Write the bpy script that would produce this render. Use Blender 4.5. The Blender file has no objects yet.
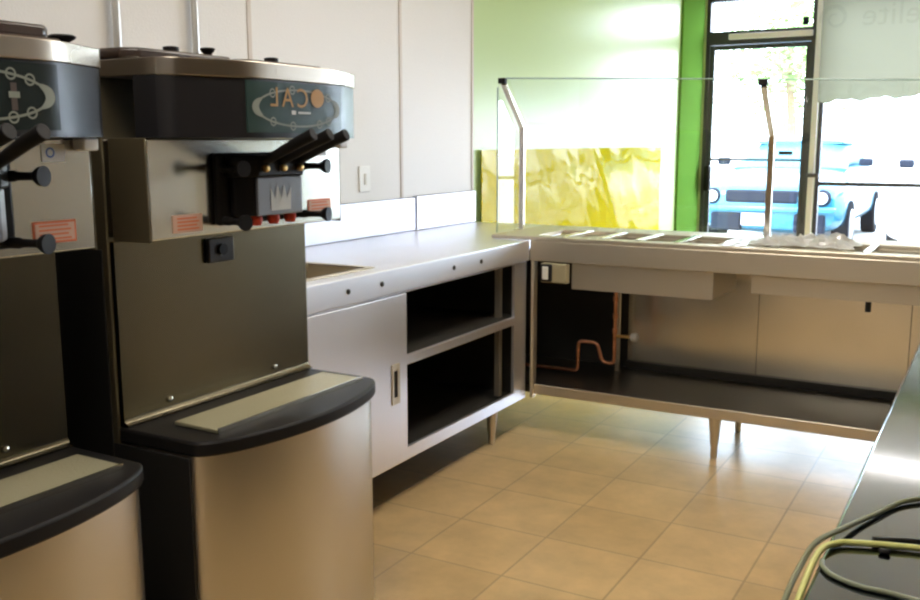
import bpy, bmesh, math, random
from mathutils import Vector, Matrix, noise
random.seed(7)
SC = bpy.context.scene
COL = SC.collection
PI = math.pi

# ------------------------------------------------------------------ materials
def new_mat(name):
    m = bpy.data.materials.new(name); m.use_nodes = True
    nt = m.node_tree
    for n in list(nt.nodes): nt.nodes.remove(n)
    out = nt.nodes.new('ShaderNodeOutputMaterial')
    return m, nt, out

def principled(name, col, rough=.5, metal=0., spec=.5, coat=0., mottle=0., mscale=8., bump=0., bscale=60., stretch=(1, 1, 1), rvar=0., emit=None, estr=0.):
    m, nt, out = new_mat(name)
    b = nt.nodes.new('ShaderNodeBsdfPrincipled')
    b.inputs['Base Color'].default_value = (*col, 1)
    b.inputs['Roughness'].default_value = rough
    b.inputs['Metallic'].default_value = metal
    b.inputs['Specular IOR Level'].default_value = spec
    b.inputs['Coat Weight'].default_value = coat
    b.inputs['Coat Roughness'].default_value = .05
    if emit:
        b.inputs['Emission Color'].default_value = (*emit, 1); b.inputs['Emission Strength'].default_value = estr
    nt.links.new(b.outputs[0], out.inputs[0])
    if mottle or bump or rvar:
        tc = nt.nodes.new('ShaderNodeTexCoord'); mp = nt.nodes.new('ShaderNodeMapping')
        mp.inputs['Scale'].default_value = stretch
        nt.links.new(tc.outputs['Object'], mp.inputs[0])
    if mottle:
        n = nt.nodes.new('ShaderNodeTexNoise'); n.inputs['Scale'].default_value = mscale; n.inputs['Detail'].default_value = 4
        nt.links.new(mp.outputs[0], n.inputs['Vector'])
        r = nt.nodes.new('ShaderNodeValToRGB')
        r.color_ramp.elements[0].position = .3; r.color_ramp.elements[1].position = .7
        r.color_ramp.elements[0].color = (*[c * (1 - mottle) for c in col], 1)
        r.color_ramp.elements[1].color = (*[min(1, c * (1 + mottle)) for c in col], 1)
        nt.links.new(n.outputs[0], r.inputs[0]); nt.links.new(r.outputs[0], b.inputs['Base Color'])
    if rvar:
        n = nt.nodes.new('ShaderNodeTexNoise'); n.inputs['Scale'].default_value = bscale; n.inputs['Detail'].default_value = 3
        nt.links.new(mp.outputs[0], n.inputs['Vector'])
        r = nt.nodes.new('ShaderNodeMapRange')
        r.inputs[3].default_value = rough - rvar; r.inputs[4].default_value = rough + rvar
        nt.links.new(n.outputs[0], r.inputs[0]); nt.links.new(r.outputs[0], b.inputs['Roughness'])
    if bump:
        n = nt.nodes.new('ShaderNodeTexNoise'); n.inputs['Scale'].default_value = bscale; n.inputs['Detail'].default_value = 3
        nt.links.new(mp.outputs[0], n.inputs['Vector'])
        k = nt.nodes.new('ShaderNodeBump'); k.inputs['Strength'].default_value = bump; k.inputs['Distance'].default_value = .01
        nt.links.new(n.outputs[0], k.inputs['Height']); nt.links.new(k.outputs[0], b.inputs['Normal'])
    return m

def glass(name, tint=(1, 1, 1), rough=0., extra=0.):
    m, nt, out = new_mat(name)
    t = nt.nodes.new('ShaderNodeBsdfTransparent'); t.inputs[0].default_value = (*tint, 1)
    g = nt.nodes.new('ShaderNodeBsdfGlossy'); g.inputs['Roughness'].default_value = rough
    f = nt.nodes.new('ShaderNodeFresnel'); f.inputs[0].default_value = 1.5
    mx = nt.nodes.new('ShaderNodeMixShader')
    # both faces of the thin pane reflect: counted once, on its outward face
    ge = nt.nodes.new('ShaderNodeNewGeometry')
    inv = nt.nodes.new('ShaderNodeMath'); inv.operation = 'SUBTRACT'; inv.inputs[0].default_value = 1.0
    nt.links.new(ge.outputs['Backfacing'], inv.inputs[1])
    a = nt.nodes.new('ShaderNodeMath'); a.operation = 'MULTIPLY'; a.inputs[1].default_value = 1.7; a.use_clamp = True
    nt.links.new(f.outputs[0], a.inputs[0])
    c = nt.nodes.new('ShaderNodeMath'); c.operation = 'MULTIPLY'
    nt.links.new(a.outputs[0], c.inputs[0]); nt.links.new(inv.outputs[0], c.inputs[1]); nt.links.new(c.outputs[0], mx.inputs[0])
    nt.links.new(t.outputs[0], mx.inputs[1]); nt.links.new(g.outputs[0], mx.inputs[2])
    nt.links.new(mx.outputs[0], out.inputs[0])
    return m

def tile_floor():
    m, nt, out = new_mat('tan_floor_tile')
    tc = nt.nodes.new('ShaderNodeTexCoord'); mp = nt.nodes.new('ShaderNodeMapping')
    mp.inputs['Location'].default_value = (-1.627 + .33 * 20, -4.104 + .33 * 30, 0)
    nt.links.new(tc.outputs['Object'], mp.inputs[0])
    br = nt.nodes.new('ShaderNodeTexBrick'); br.offset = 0; br.squash = 1
    br.inputs['Scale'].default_value = 1
    br.inputs['Brick Width'].default_value = .33; br.inputs['Row Height'].default_value = .33
    br.inputs['Mortar Size'].default_value = .004; br.inputs['Mortar Smooth'].default_value = .3
    br.inputs['Bias'].default_value = 0
    br.inputs['Color1'].default_value = (.54, .37, .175, 1); br.inputs['Color2'].default_value = (.62, .43, .21, 1)
    br.inputs['Mortar'].default_value = (.41, .28, .14, 1)
    nt.links.new(mp.outputs[0], br.inputs['Vector'])
    no = nt.nodes.new('ShaderNodeTexNoise'); no.inputs['Scale'].default_value = 5; no.inputs['Detail'].default_value = 7
    no.inputs['Roughness'].default_value = .65
    nt.links.new(tc.outputs['Object'], no.inputs['Vector'])
    rp = nt.nodes.new('ShaderNodeMapRange'); rp.inputs[1].default_value = .25; rp.inputs[2].default_value = .75
    rp.inputs[3].default_value = .78; rp.inputs[4].default_value = 1.2
    nt.links.new(no.outputs[0], rp.inputs[0])
    mul = nt.nodes.new('ShaderNodeMix'); mul.data_type = 'RGBA'; mul.blend_type = 'MULTIPLY'; mul.inputs[0].default_value = 1
    nt.links.new(br.outputs['Color'], mul.inputs[6]); nt.links.new(rp.outputs[0], mul.inputs[7])
    b = nt.nodes.new('ShaderNodeBsdfPrincipled')
    nt.links.new(mul.outputs[2], b.inputs['Base Color'])
    b.inputs['Roughness'].default_value = .33; b.inputs['Specular IOR Level'].default_value = .6
    bp = nt.nodes.new('ShaderNodeBump'); bp.inputs['Strength'].default_value = .35; bp.inputs['Distance'].default_value = .004; bp.invert = True
    nt.links.new(br.outputs['Fac'], bp.inputs['Height']); nt.links.new(bp.outputs[0], b.inputs['Normal'])
    nt.links.new(b.outputs[0], out.inputs[0])
    return m

def steel(name, col=(.63, .61, .58), rough=.3, stretch=(1, 1, 1), bump=.0, bscale=6, rvar=.03):
    return principled(name, col, rough, 1., bump=bump, bscale=bscale, stretch=stretch, rvar=rvar)

def translucent(name, col, tcol, fac, rough=.8):
    m, nt, out = new_mat(name)
    d = nt.nodes.new('ShaderNodeBsdfDiffuse'); d.inputs[0].default_value = (*col, 1)
    t = nt.nodes.new('ShaderNodeBsdfTranslucent'); t.inputs[0].default_value = (*tcol, 1)
    mx = nt.nodes.new('ShaderNodeMixShader'); mx.inputs[0].default_value = fac
    nt.links.new(d.outputs[0], mx.inputs[1]); nt.links.new(t.outputs[0], mx.inputs[2]); nt.links.new(mx.outputs[0], out.inputs[0])
    return m

def film(name):
    m, nt, out = new_mat(name)
    d = nt.nodes.new('ShaderNodeBsdfDiffuse'); d.inputs[0].default_value = (.95, .95, .95, 1)
    t = nt.nodes.new('ShaderNodeBsdfTranslucent'); t.inputs[0].default_value = (.95, .95, .95, 1)
    g = nt.nodes.new('ShaderNodeBsdfGlossy'); g.inputs['Roughness'].default_value = .25
    a = nt.nodes.new('ShaderNodeMixShader'); a.inputs[0].default_value = .45
    b = nt.nodes.new('ShaderNodeMixShader'); b.inputs[0].default_value = .38
    nt.links.new(d.outputs[0], a.inputs[1]); nt.links.new(t.outputs[0], a.inputs[2])
    nt.links.new(a.outputs[0], b.inputs[1]); nt.links.new(g.outputs[0], b.inputs[2]); nt.links.new(b.outputs[0], out.inputs[0])
    return m

def thin_ink(name, col, fac):
    m, nt, out = new_mat(name)
    t = nt.nodes.new('ShaderNodeBsdfTransparent'); d = nt.nodes.new('ShaderNodeBsdfDiffuse'); d.inputs[0].default_value = (*col, 1)
    mx = nt.nodes.new('ShaderNodeMixShader'); mx.inputs[0].default_value = fac
    nt.links.new(t.outputs[0], mx.inputs[1]); nt.links.new(d.outputs[0], mx.inputs[2]); nt.links.new(mx.outputs[0], out.inputs[0])
    return m

def wavy_gloss(name, col, rough, bump, dist, scale, stretch, tilt=0):
    m, nt, out = new_mat(name)
    b = nt.nodes.new('ShaderNodeBsdfPrincipled')
    b.inputs['Base Color'].default_value = (*col, 1); b.inputs['Roughness'].default_value = rough; b.inputs['Specular IOR Level'].default_value = .05
    tc = nt.nodes.new('ShaderNodeTexCoord'); mp = nt.nodes.new('ShaderNodeMapping'); m0 = nt.nodes.new('ShaderNodeMapping'); m0.inputs['Rotation'].default_value = (math.radians(tilt), 0, 0)
    mp.inputs['Scale'].default_value = stretch
    nt.links.new(tc.outputs['Object'], m0.inputs[0]); nt.links.new(m0.outputs[0], mp.inputs[0])
    n = nt.nodes.new('ShaderNodeTexNoise'); n.inputs['Scale'].default_value = scale; n.inputs['Detail'].default_value = 1.5
    nt.links.new(mp.outputs[0], n.inputs['Vector'])
    k = nt.nodes.new('ShaderNodeBump'); k.inputs['Strength'].default_value = bump; k.inputs['Distance'].default_value = dist
    nt.links.new(n.outputs[0], k.inputs['Height']); nt.links.new(k.outputs[0], b.inputs['Normal'])
    nt.links.new(b.outputs[0], out.inputs[0])
    return m

M = {}
M['floor'] = tile_floor()
M['frp'] = principled('white_textured_wall_panel', (.80, .775, .74), .42, bump=.12, bscale=130)
M['seam'] = principled('cream_seam_strip', (.66, .59, .52), .5)
M['green'] = principled('lime_green_wall_paint', (.52, .70, .30), .30, spec=.5, bump=.02, bscale=12)
M['green_no_glare'] = principled('green_wall_without_glare', (.12, .27, .045), .7, spec=.0)  # darker tone of the green wall where window glare falls off
M['plain'] = principled('brown_wall_paint', (.16, .125, .085), .7, mottle=.05)
M['ceil'] = principled('white_ceiling_tile', (.78, .76, .72), .8, bump=.1)
M['steel'] = steel('stainless_steel_counter', (.92, .93, 1.0), rough=.40)
M['steel_table'] = principled('stainless_steel_table', (.25, .28, .35), .07, 1., bump=.03, bscale=2.5)
M['steel_side'] = steel('stainless_steel_brushed', (.17, .15, .105), rough=.24, stretch=(1, .06, 1))
M['steel_vert'] = steel('stainless_steel_vertical_brushed', (.60, .57, .52), .30, stretch=(1, 1, .03))
M['steel_dark'] = steel('stainless_steel_dull', (.70, .64, .53), .45)
M['steel_back'] = principled('stainless_steel_stained_sheet', (.92, .89, .80), .24, 1., mottle=.07, mscale=3)
M['steel_pol'] = steel('polished_steel_trim', (.74, .73, .67), .20)
M['boxbeige'] = principled('beige_switch_box', (.40, .35, .22), .5)
M['rim'] = steel('satin_steel_rim', (.42, .37, .31), .28)
M['dark_shaded'] = principled('dark_and_shaded_steel', (.045, .042, .036), .5, .2)  # cabinet-interior shade put into the steel's colour; also serves dark bolts
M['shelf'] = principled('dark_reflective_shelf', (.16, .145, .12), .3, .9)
M['backsplash'] = steel('stainless_steel_backsplash', (.50, .50, .56), rough=.4)
M['black'] = principled('black_plastic_and_dark_reflection', (.012, .011, .011), .45, spec=.15)
M['blackmat'] = principled('black_side_panel', (.020, .018, .016), .45)
M['bodyside'] = principled('steel_with_dark_reflection', (.20, .165, .10), .42, .7)  # stainless sides; their dark brown reflection is put into the colour
M['charcoal'] = principled('charcoal_satin_panel', (.020, .019, .021), .30, .25)
M['greyplastic'] = principled('grey_plastic', (.17, .175, .20), .38)
M['screen'] = principled('dark_glossy_display', (.014, .019, .018), .22, spec=.25)
M['screen_green'] = principled('dark_teal_display', (.030, .055, .050), .22, spec=.25)
M['decal'] = principled('pale_printed_line', (.18, .19, .145), .5)
M['cream'] = principled('cream_plastic', (.75, .72, .62), .45)
M['sign_reflection'] = principled('amber_sign_reflection', (.36, .17, .01), .5)  # colour of a sign's reflection painted on the right display
M['rust'] = principled('brown_print', (.05, .03, .02), .45)
M['white'] = principled('white_plastic', (.90, .89, .85), .4)
M['pale_mark'] = principled('pale_grey_print_and_reflection', (.50, .50, .47), .5)
M['red'] = principled('red_rubber', (.70, .06, .025), .45)
M['orange'] = principled('orange_label_border', (.75, .17, .06), .5)
M['label'] = principled('peach_label', (.72, .46, .34), .6)
M['blue'] = principled('blue_label_ring', (.10, .25, .65), .5)
M['tray'] = principled('perforated_tray_steel', (.50, .46, .30), .42, .55, bump=.4, bscale=220)
M['brass'] = principled('brass', (.75, .52, .22), .3, 1.)
M['copper'] = principled('copper_tube', (.72, .34, .20), .33, 1., mottle=.25, mscale=25)
M['lid'] = principled('brown_hopper_lid', (.040, .024, .017), .3)
M['chrome'] = steel('chrome_tube', (.74, .70, .62), .15, bump=.0, rvar=.02)
M['conduit'] = principled('galvanised_conduit', (.70, .70, .67), .3, .8)
M['alu'] = principled('dark_bronze_aluminium', (.06, .058, .072), .4, .3)
M['alu_pale_lit'] = principled('pale_and_lit_aluminium', (.78, .73, .80), .5)  # pale metal; also carries the light on the jamb and the car's glare
M['pane'] = glass('clear_window_glass')
M['guard'] = glass('sneeze_guard_glass', (.97, .99, .98))
M['guard_edge'] = principled('green_glass_edge', (.35, .48, .45), .2)
M['yellow'] = wavy_gloss('glossy_yellow_sheet', (.66, .57, .008), .04, .5, .05, 1.2, (1, 2.4, .6), -50)
M['banner'] = translucent('backlit_banner_cloth', (.56, .56, .46), (.112, .112, .082), .75)
M['banner_print'] = thin_ink('faint_banner_ink', (.05, .06, .05), .10)
M['wrap'] = film('crumpled_plastic_film')
M['cord_y'] = principled('yellow_green_cord', (.60, .60, .20), .45)
M['cord_o'] = principled('olive_cord', (.155, .16, .075), .5)
M['cord_g'] = principled('grey_green_cord', (.20, .22, .14), .5)
M['asphalt'] = principled('pale_concrete', (.42, .42, .42), .85, mottle=.08, mscale=3)
M['teal'] = principled('teal_car_paint', (.018, .16, .27), .25, coat=.4)
M['wcar'] = principled('white_car_paint', (.82, .82, .83), .3, coat=.5)
M['carglass'] = principled('tinted_car_glass', (.05, .20, .25), .35, spec=.15)
M['grille'] = principled('dark_grille', (.014, .018, .032), .7, spec=.1)
M['tyre'] = principled('tyre_rubber', (.012, .012, .016), .9, spec=.05)
M['lamp'] = principled('headlamp_lens', (.55, .62, .70), .1)
M['plate'] = principled('pale_number_plate', (.38, .36, .45), .5)
M['alloy'] = principled('alloy_rim', (.5, .5, .52), .3, .8)
M['leaf'] = principled('pale_green_leaf', (.22, .38, .12), .6, mottle=.3)
M['bark'] = principled('tree_bark', (.20, .14, .09), .85)
M['tube'] = principled('lamp_diffuser', (.9, .9, .85), .5, emit=(1., .93, .83), estr=12.5)

# ------------------------------------------------------------------ mesh helpers
def bx(bm, x0, y0, z0, x1, y1, z1):
    vs = [bm.verts.new((x, y, z)) for z in (z0, z1) for y in (y0, y1) for x in (x0, x1)]
    for f in ((0, 2, 3, 1), (4, 5, 7, 6), (0, 1, 5, 4), (2, 6, 7, 3), (0, 4, 6, 2), (1, 3, 7, 5)):
        bm.faces.new([vs[i] for i in f])
    return bm

def box(*a):
    return bx(bmesh.new(), *a)

def ring_loft(bm, rings, caps=True, closed=True):
    rv = [[bm.verts.new(p) for p in r] for r in rings]
    n = len(rv[0])
    for a, b in zip(rv, rv[1:]):
        for i in range(n if closed else n - 1):
            j = (i + 1) % n
            bm.faces.new((a[i], a[j], b[j], b[i]))
    if caps:
        bm.faces.new(rv[0][::-1]); bm.faces.new(rv[-1])
    return bm

def cyl(bm, p0, p1, r0, r1=None, n=20):
    return lathe(bm, p0, p1, [(0, r0), (1, r0 if r1 is None else r1)], n)

def lathe(bm, p0, p1, prof, n=24):
    p0, p1 = Vector(p0), Vector(p1); d = p1 - p0
    q = d.to_track_quat('Z', 'Y'); L = d.length
    rings = []
    for t, r in prof:
        rings.append([p0 + q @ Vector((r * math.cos(2 * PI * i / n), r * math.sin(2 * PI * i / n), t * L)) for i in range(n)])
    return ring_loft(bm, rings)

def smooth_path(pts, sub=6):
    P = [Vector(p) for p in pts]; out = []
    for i in range(len(P) - 1):
        a, b, c, d = P[max(i - 1, 0)], P[i], P[i + 1], P[min(i + 2, len(P) - 1)]
        for k in range(sub):
            t = k / sub
            out.append(.5 * ((2 * b) + (c - a) * t + (2 * a - 5 * b + 4 * c - d) * t * t + (3 * b - a - 3 * c + d) * t ** 3))
    out.append(P[-1]); return out

def tube(bm, path, r, n=12):
    P = [Vector(p) for p in path]; rings = []
    up = Vector((0, 0, 1)); prev = None
    for i, p in enumerate(P):
        d = (P[min(i + 1, len(P) - 1)] - P[max(i - 1, 0)]).normalized()
        if prev is None:
            a = d.orthogonal().normalized()
        else:
            a = (prev - d * prev.dot(d)).normalized()
        prev = a; b = d.cross(a)
        rr = r(i / (len(P) - 1)) if callable(r) else r
        rings.append([p + a * rr * math.cos(2 * PI * k / n) + b * rr * math.sin(2 * PI * k / n) for k in range(n)])
    return ring_loft(bm, rings)

def prism(bm, outline, z0, z1):
    return ring_loft(bm, [[(x, y, z0) for x, y in outline], [(x, y, z1) for x, y in outline]])

def grid_plate(us, vs, holes, w0, w1, fmap):
    """solid plate in (u,v) between w0 and w1 with rectangular cells left out; fmap(u,v,w)->xyz"""
    us = sorted(set(us)); vs = sorted(set(vs)); bm = bmesh.new(); V = {}
    def v(i, j, k):
        if (i, j, k) not in V: V[i, j, k] = bm.verts.new(fmap(us[i], vs[j], (w0, w1)[k]))
        return V[i, j, k]
    def full(i, j):
        if not (0 <= i < len(us) - 1 and 0 <= j < len(vs) - 1): return False
        cu, cv = (us[i] + us[i + 1]) / 2, (vs[j] + vs[j + 1]) / 2
        return not any(h[0] < cu < h[1] and h[2] < cv < h[3] for h in holes)
    for i in range(len(us) - 1):
        for j in range(len(vs) - 1):
            if not full(i, j): continue
            bm.faces.new((v(i, j, 0), v(i, j + 1, 0), v(i + 1, j + 1, 0), v(i + 1, j, 0)))
            bm.faces.new((v(i, j, 1), v(i + 1, j, 1), v(i + 1, j + 1, 1), v(i, j + 1, 1)))
            if not full(i - 1, j): bm.faces.new((v(i, j, 0), v(i, j, 1), v(i, j + 1, 1), v(i, j + 1, 0)))
            if not full(i + 1, j): bm.faces.new((v(i + 1, j, 0), v(i + 1, j + 1, 0), v(i + 1, j + 1, 1), v(i + 1, j, 1)))
            if not full(i, j - 1): bm.faces.new((v(i, j, 0), v(i + 1, j, 0), v(i + 1, j, 1), v(i, j, 1)))
            if not full(i, j + 1): bm.faces.new((v(i, j + 1, 0), v(i, j + 1, 1), v(i + 1, j + 1, 1), v(i + 1, j + 1, 0)))
    return bm

def plate_xy(x0, x1, y0, y1, holes, z0, z1):
    us = [x0, x1] + [h[k] for h in holes for k in (0, 1)]; vs = [y0, y1] + [h[k] for h in holes for k in (2, 3)]
    us = [min(max(u, x0), x1) for u in us]; vs = [min(max(v, y0), y1) for v in vs]
    return grid_plate(us, vs, holes, z0, z1, lambda u, v, w: (u, v, w))

def plate_xz(x0, x1, z0, z1, holes, y0, y1):
    us = [x0, x1] + [h[k] for h in holes for k in (0, 1)]; vs = [z0, z1] + [h[k] for h in holes for k in (2, 3)]
    us = [min(max(u, x0), x1) for u in us]; vs = [min(max(v, z0), z1) for v in vs]
    return grid_plate(us, vs, holes, y0, y1, lambda u, v, w: (u, w, v))

def open_box(x0, y0, z0, x1, y1, z1, t=.004):
    """thin-walled open-topped box, one connected mesh"""
    bm = bmesh.new()
    def r(a, b, c, d, z): return [(a, b, z), (c, b, z), (c, d, z), (a, d, z)]
    R = [r(x0, y0, x1, y1, z0), r(x0, y0, x1, y1, z1), r(x0 + t, y0 + t, x1 - t, y1 - t, z1), r(x0 + t, y0 + t, x1 - t, y1 - t, z0 + t)]
    return ring_loft(bm, R)

def ribbon(bm, path, w, fmap, closed=False):
    """flat strip of width w along a (u,v) path, placed by fmap(u,v)"""
    n = len(path); L = []; R = []
    for i, (u, v) in enumerate(path):
        if closed: a, b = path[(i - 1) % n], path[(i + 1) % n]
        else: a, b = path[max(i - 1, 0)], path[min(i + 1, n - 1)]
        du, dv = b[0] - a[0], b[1] - a[1]; l = math.hypot(du, dv) or 1
        ww = w(i / n) if callable(w) else w
        nx, ny = -dv / l * ww / 2, du / l * ww / 2
        L.append(bm.verts.new(fmap(u + nx, v + ny))); R.append(bm.verts.new(fmap(u - nx, v - ny)))
    for i in range(n if closed else n - 1):
        j = (i + 1) % n
        bm.faces.new((L[i], L[j], R[j], R[i]))
    return bm

def circle(cu, cv, r, n=24, ru=None, a0=0, a1=2 * PI):
    return [(cu + (ru or r) * math.cos(a0 + (a1 - a0) * i / n), cv + r * math.sin(a0 + (a1 - a0) * i / n)) for i in range(n + (1 if a1 - a0 < 6.2 else 0))]

def poly(bm, pts, fmap):
    bm.faces.new([bm.verts.new(fmap(u, v)) for u, v in pts]); return bm

def text_bm(s, size, fmap):
    cu = bpy.data.curves.new('lettering', 'FONT'); cu.body = s; cu.size = size; cu.resolution_u = 3
    o = bpy.data.objects.new('lettering', cu); COL.objects.link(o)
    dg = bpy.context.evaluated_depsgraph_get(); ev = o.evaluated_get(dg); me = ev.to_mesh()
    bm = bmesh.new(); bm.from_mesh(me); ev.to_mesh_clear()
    bpy.data.objects.remove(o); bpy.data.curves.remove(cu)
    for v in bm.verts: v.co = Vector(fmap(v.co.x, v.co.y))
    return bm

def obj(name, bm, mat, parent=None, bevel=0., smooth=40, solid=0.):
    bmesh.ops.recalc_face_normals(bm, faces=bm.faces)
    off = Vector((0, 0, 0)); p = parent
    while p is not None: off += p.location; p = p.parent
    for v in bm.verts: v.co -= off
    me = bpy.data.meshes.new(name); bm.to_mesh(me); bm.free()
    me.materials.append(mat)
    for p in me.polygons: p.use_smooth = True
    me.set_sharp_from_angle(angle=math.radians(smooth))
    o = bpy.data.objects.new(name, me); COL.objects.link(o); o.parent = parent
    if solid:
        md = o.modifiers.new('thickness', 'SOLIDIFY'); md.thickness = solid; md.offset = 0
    if bevel:
        md = o.modifiers.new('rounded_edges', 'BEVEL'); md.width = bevel; md.segments = 2; md.limit_method = 'ANGLE'; md.angle_limit = .6
        md.harden_normals = False
    return o

def tag(o, label, cat, group=None, kind=None):
    o['label'] = label; o['category'] = cat
    if group: o['group'] = group
    if kind: o['kind'] = kind
    return o

def thing(name, label, cat, loc=(0, 0, 0), group=None):
    o = bpy.data.objects.new(name, None); COL.objects.link(o); o.location = loc; o.empty_display_size = .1
    return tag(o, label, cat, group)

def struct(name, bm, mat, parent=None, label=None, cat=None, **k):
    o = obj(name, bm, mat, parent, **k)
    if parent is None:
        o['kind'] = 'structure'
        if label: o['label'] = label; o['category'] = cat
    return o

def struct_root(name, label, cat, loc):
    o = thing(name, label, cat, loc); o['kind'] = 'structure'; return o

# ------------------------------------------------------------------ the room
RX, RY0, RY1, RZ = 7.2, -3.2, 9.0, 2.75
struct('floor', box(-.15, RY0, -.1, RX, RY1 + .12, 0), M['floor'], label='tan ceramic tile floor with thin grout lines', cat='floor')
struct('ceiling', box(-.15, RY0 - .1, RZ, RX + .1, RY1 + .12, RZ + .1), M['ceil'], label='white ceiling above the serving area', cat='ceiling')
wl = struct('wall_left', box(-.12, RY0, 0, 0, RY1 + .12, RZ), M['green'], label='lime green painted side wall with white textured panels at its near end', cat='wall')
SEAMS = [-.75, .55, 1.70, 2.843, 3.887, 4.59]
ys = [RY0] + SEAMS
for a, b in zip(ys, ys[1:]):
    obj('wall_panel', box(.0005, a + .006, .1, .0065, b - .006, RZ - .01), M['frp'], wl)
for s in SEAMS:
    obj('seam_strip', box(.0005, s - .012, .1, .0105, s + .012, RZ - .01), M['seam'], wl, bevel=.003)
struct('wall_right', box(RX, RY0, 0, RX + .12, RY1 + .12, RZ), M['plain'], label='brown side wall opposite the machines', cat='wall')
struct('wall_back', box(-.12, RY0 - .12, 0, RX + .12, RY0, RZ), M['frp'], label='white rear wall of the shop', cat='wall')
DOOR = (.035, 1.005, 0, 2.62); WIN1 = (1.06, 3.4, .12, 2.62); WIN2 = (3.5, 6.3, .12, 2.62)
struct('wall_front', plate_xz(0, RX, 0, RZ, [DOOR, WIN1, WIN2], RY1, RY1 + .12), M['green'], label='shop front wall around the glass door and windows', cat='wall')

# glass door with transom
d = struct_root('door_1', 'glass shop door in a dark metal frame with a clear transom above', 'door', (.52, 9.05, 0))
obj('door_frame', plate_xz(.037, 1.003, .002, 2.615, [(.072, .968, .0, 2.195), (.072, .968, 2.315, 2.58)], 9.0, 9.1), M['alu'], d, bevel=.003)
leaf = obj('door_leaf', plate_xz(.074, .966, .01, 2.19, [(.115, .925, .25, 2.15)], 9.02, 9.065), M['alu'], d, bevel=.003)
obj('door_pane', box(.11, 9.04, .245, .93, 9.047, 2.155), M['pane'], leaf)
obj('transom_pane', box(.068, 9.04, 2.312, .972, 9.047, 2.584), M['pane'], d)
pb = bmesh.new(); cyl(pb, (.10, 8.99, 1.155), (.94, 8.99, 1.155), .011)
obj('push_bar', pb, M['alu'], leaf)
obj('handle', box(.075, 8.93, .86, .135, 9.02, 1.10), M['black'], leaf, bevel=.02)
obj('latch', box(.74, 8.985, 1.20, .86, 9.02, 1.235), M['alu'], leaf, bevel=.004)
obj('closer', box(.25, 8.955, 2.235, .98, 9.0, 2.285), M['alu_pale_lit'], d, bevel=.006)
obj('sticker', box(.88, 9.03, 2.335, .93, 9.039, 2.405), M['grille'], d)

def shop_window(name, W, label, n):
    w = struct_root(name, label, 'window', ((W[0] + W[1]) / 2, 9.05, W[2]))
    x0, x1, z0, z1 = W
    mid = [x0 + (x1 - x0) * k / n for k in range(1, n)]
    holes = []
    xs = [x0 + .035] + [m for m in mid] + [x1 - .035]
    for k in range(n):
        a = xs[k] + (.025 if k else 0); b = xs[k + 1] - (.025 if k < n - 1 else 0)
        holes += [(a, b, z0 + .05, .93), (a, b, .965, z1 - .04)]
    obj('window_frame', plate_xz(x0 + .002, x1 - .002, z0 + .002, z1 - .005, holes, 9.01, 9.09), M['alu'], w, bevel=.003)
    obj('window_pane', box(x0 + .01, 9.045, z0 + .03, x1 - .01, 9.052, z1 - .02), M['pane'], w)
    return w
w1 = shop_window('window_1', WIN1, 'large shop window beside the glass door, banner across its top', 1)
obj('lit_jamb_strip', box(1.008, 8.965, .0, 1.058, 9.0, 2.60), M['alu_pale_lit'], w1, bevel=.006)  # lit edge of the window frame, its light put into a paler colour
obj('window_lock', box(1.0, 8.94, 1.005, 1.10, 8.965, 1.04), M['alu'], w1, bevel=.006)
shop_window('window_2', WIN2, 'large shop window further along the front beyond the banner', 2)

# banner hanging inside the window, printed on its street side
def bann(u, v, dy=0): return (u, 8.90 + .012 * math.sin(u * 7) + dy, v)
bn = bmesh.new(); cols = 60
top = []; bot = []
rows = 8
G = [[None] * (rows + 1) for _ in range(cols + 1)]
for i in range(cols + 1):
    x = 1.062 + (3.38 - 1.062) * i / cols
    zb = 1.655 + .045 * (x - 1.06) + .010 * math.sin(x * 21) + .008 * math.sin(x * 47 + 1)
    for j in range(rows + 1):
        G[i][j] = bn.verts.new(bann(x, zb + (2.66 - zb) * j / rows))
for i in range(cols):
    for j in range(rows):
        bn.faces.new((G[i][j], G[i + 1][j], G[i + 1][j + 1], G[i][j + 1]))
b = obj('window_banner', bn, M['banner'], None)
tag(b, 'pale grey-green cloth banner hanging across the top of the shop window beside the door', 'banner')
lt = text_bm('elite', .27, lambda u, v: bann(1.845 - u, 2.285 + v, -.004))
obj('lettering', lt, M['banner_print'], b)
sw = bmesh.new()
sp = [(1.165 + (.03 + .085 * t) * math.cos(1.2 + t * 8.5), 2.36 + (.03 + .085 * t) * math.sin(1.2 + t * 8.5)) for t in [k / 50 for k in range(51)]]
ribbon(sw, sp, lambda t: .012 + .03 * t, lambda u, v: bann(u, v, -.004))
obj('swirl_logo', sw, M['banner_print'], b)

# yellow glossy sheet on the green wall
def yx(y, z):
    u = (y - 4.672) / 3.188
    return .004 + .008 * max(0, 1 - u / .05) ** 2 + .0035 + .0035 * math.sin(u * 9.0 + z * 2.2)
bm = bmesh.new(); NY, NZ = 96, 12
rings = []
for i in range(NY + 1):
    y = 4.672 + 3.188 * (i / NY) ** 1.25; zz = [.11 + 1.166 * k / NZ for k in range(NZ + 1)]
    rings.append([(yx(y, z) + .006, y, z) for z in zz] + [(yx(y, z), y, z) for z in zz[::-1]])
ring_loft(bm, rings)
ypl = obj('yellow_wall_sheet', bm, M['yellow'])
tag(ypl, 'glossy yellow sheet lining the lower green wall behind the sneeze guard', 'wall sheet')
struct('baseboard_left', box(0.0005, RY0, 0, .0115, 8.99, .098), M['blackmat'], label='dark base strip along the foot of the left wall', cat='baseboard')

struct('wall_strip_without_glare', box(.0005, 8.33, .10, .022, 8.985, RZ - .01), M['green_no_glare'], label='added strip of the left wall beside the door frame, coloured darker where the glare stops', cat='trim', bevel=.003)  # added strip: fall-off of the wall's glare put into a darker green

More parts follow.
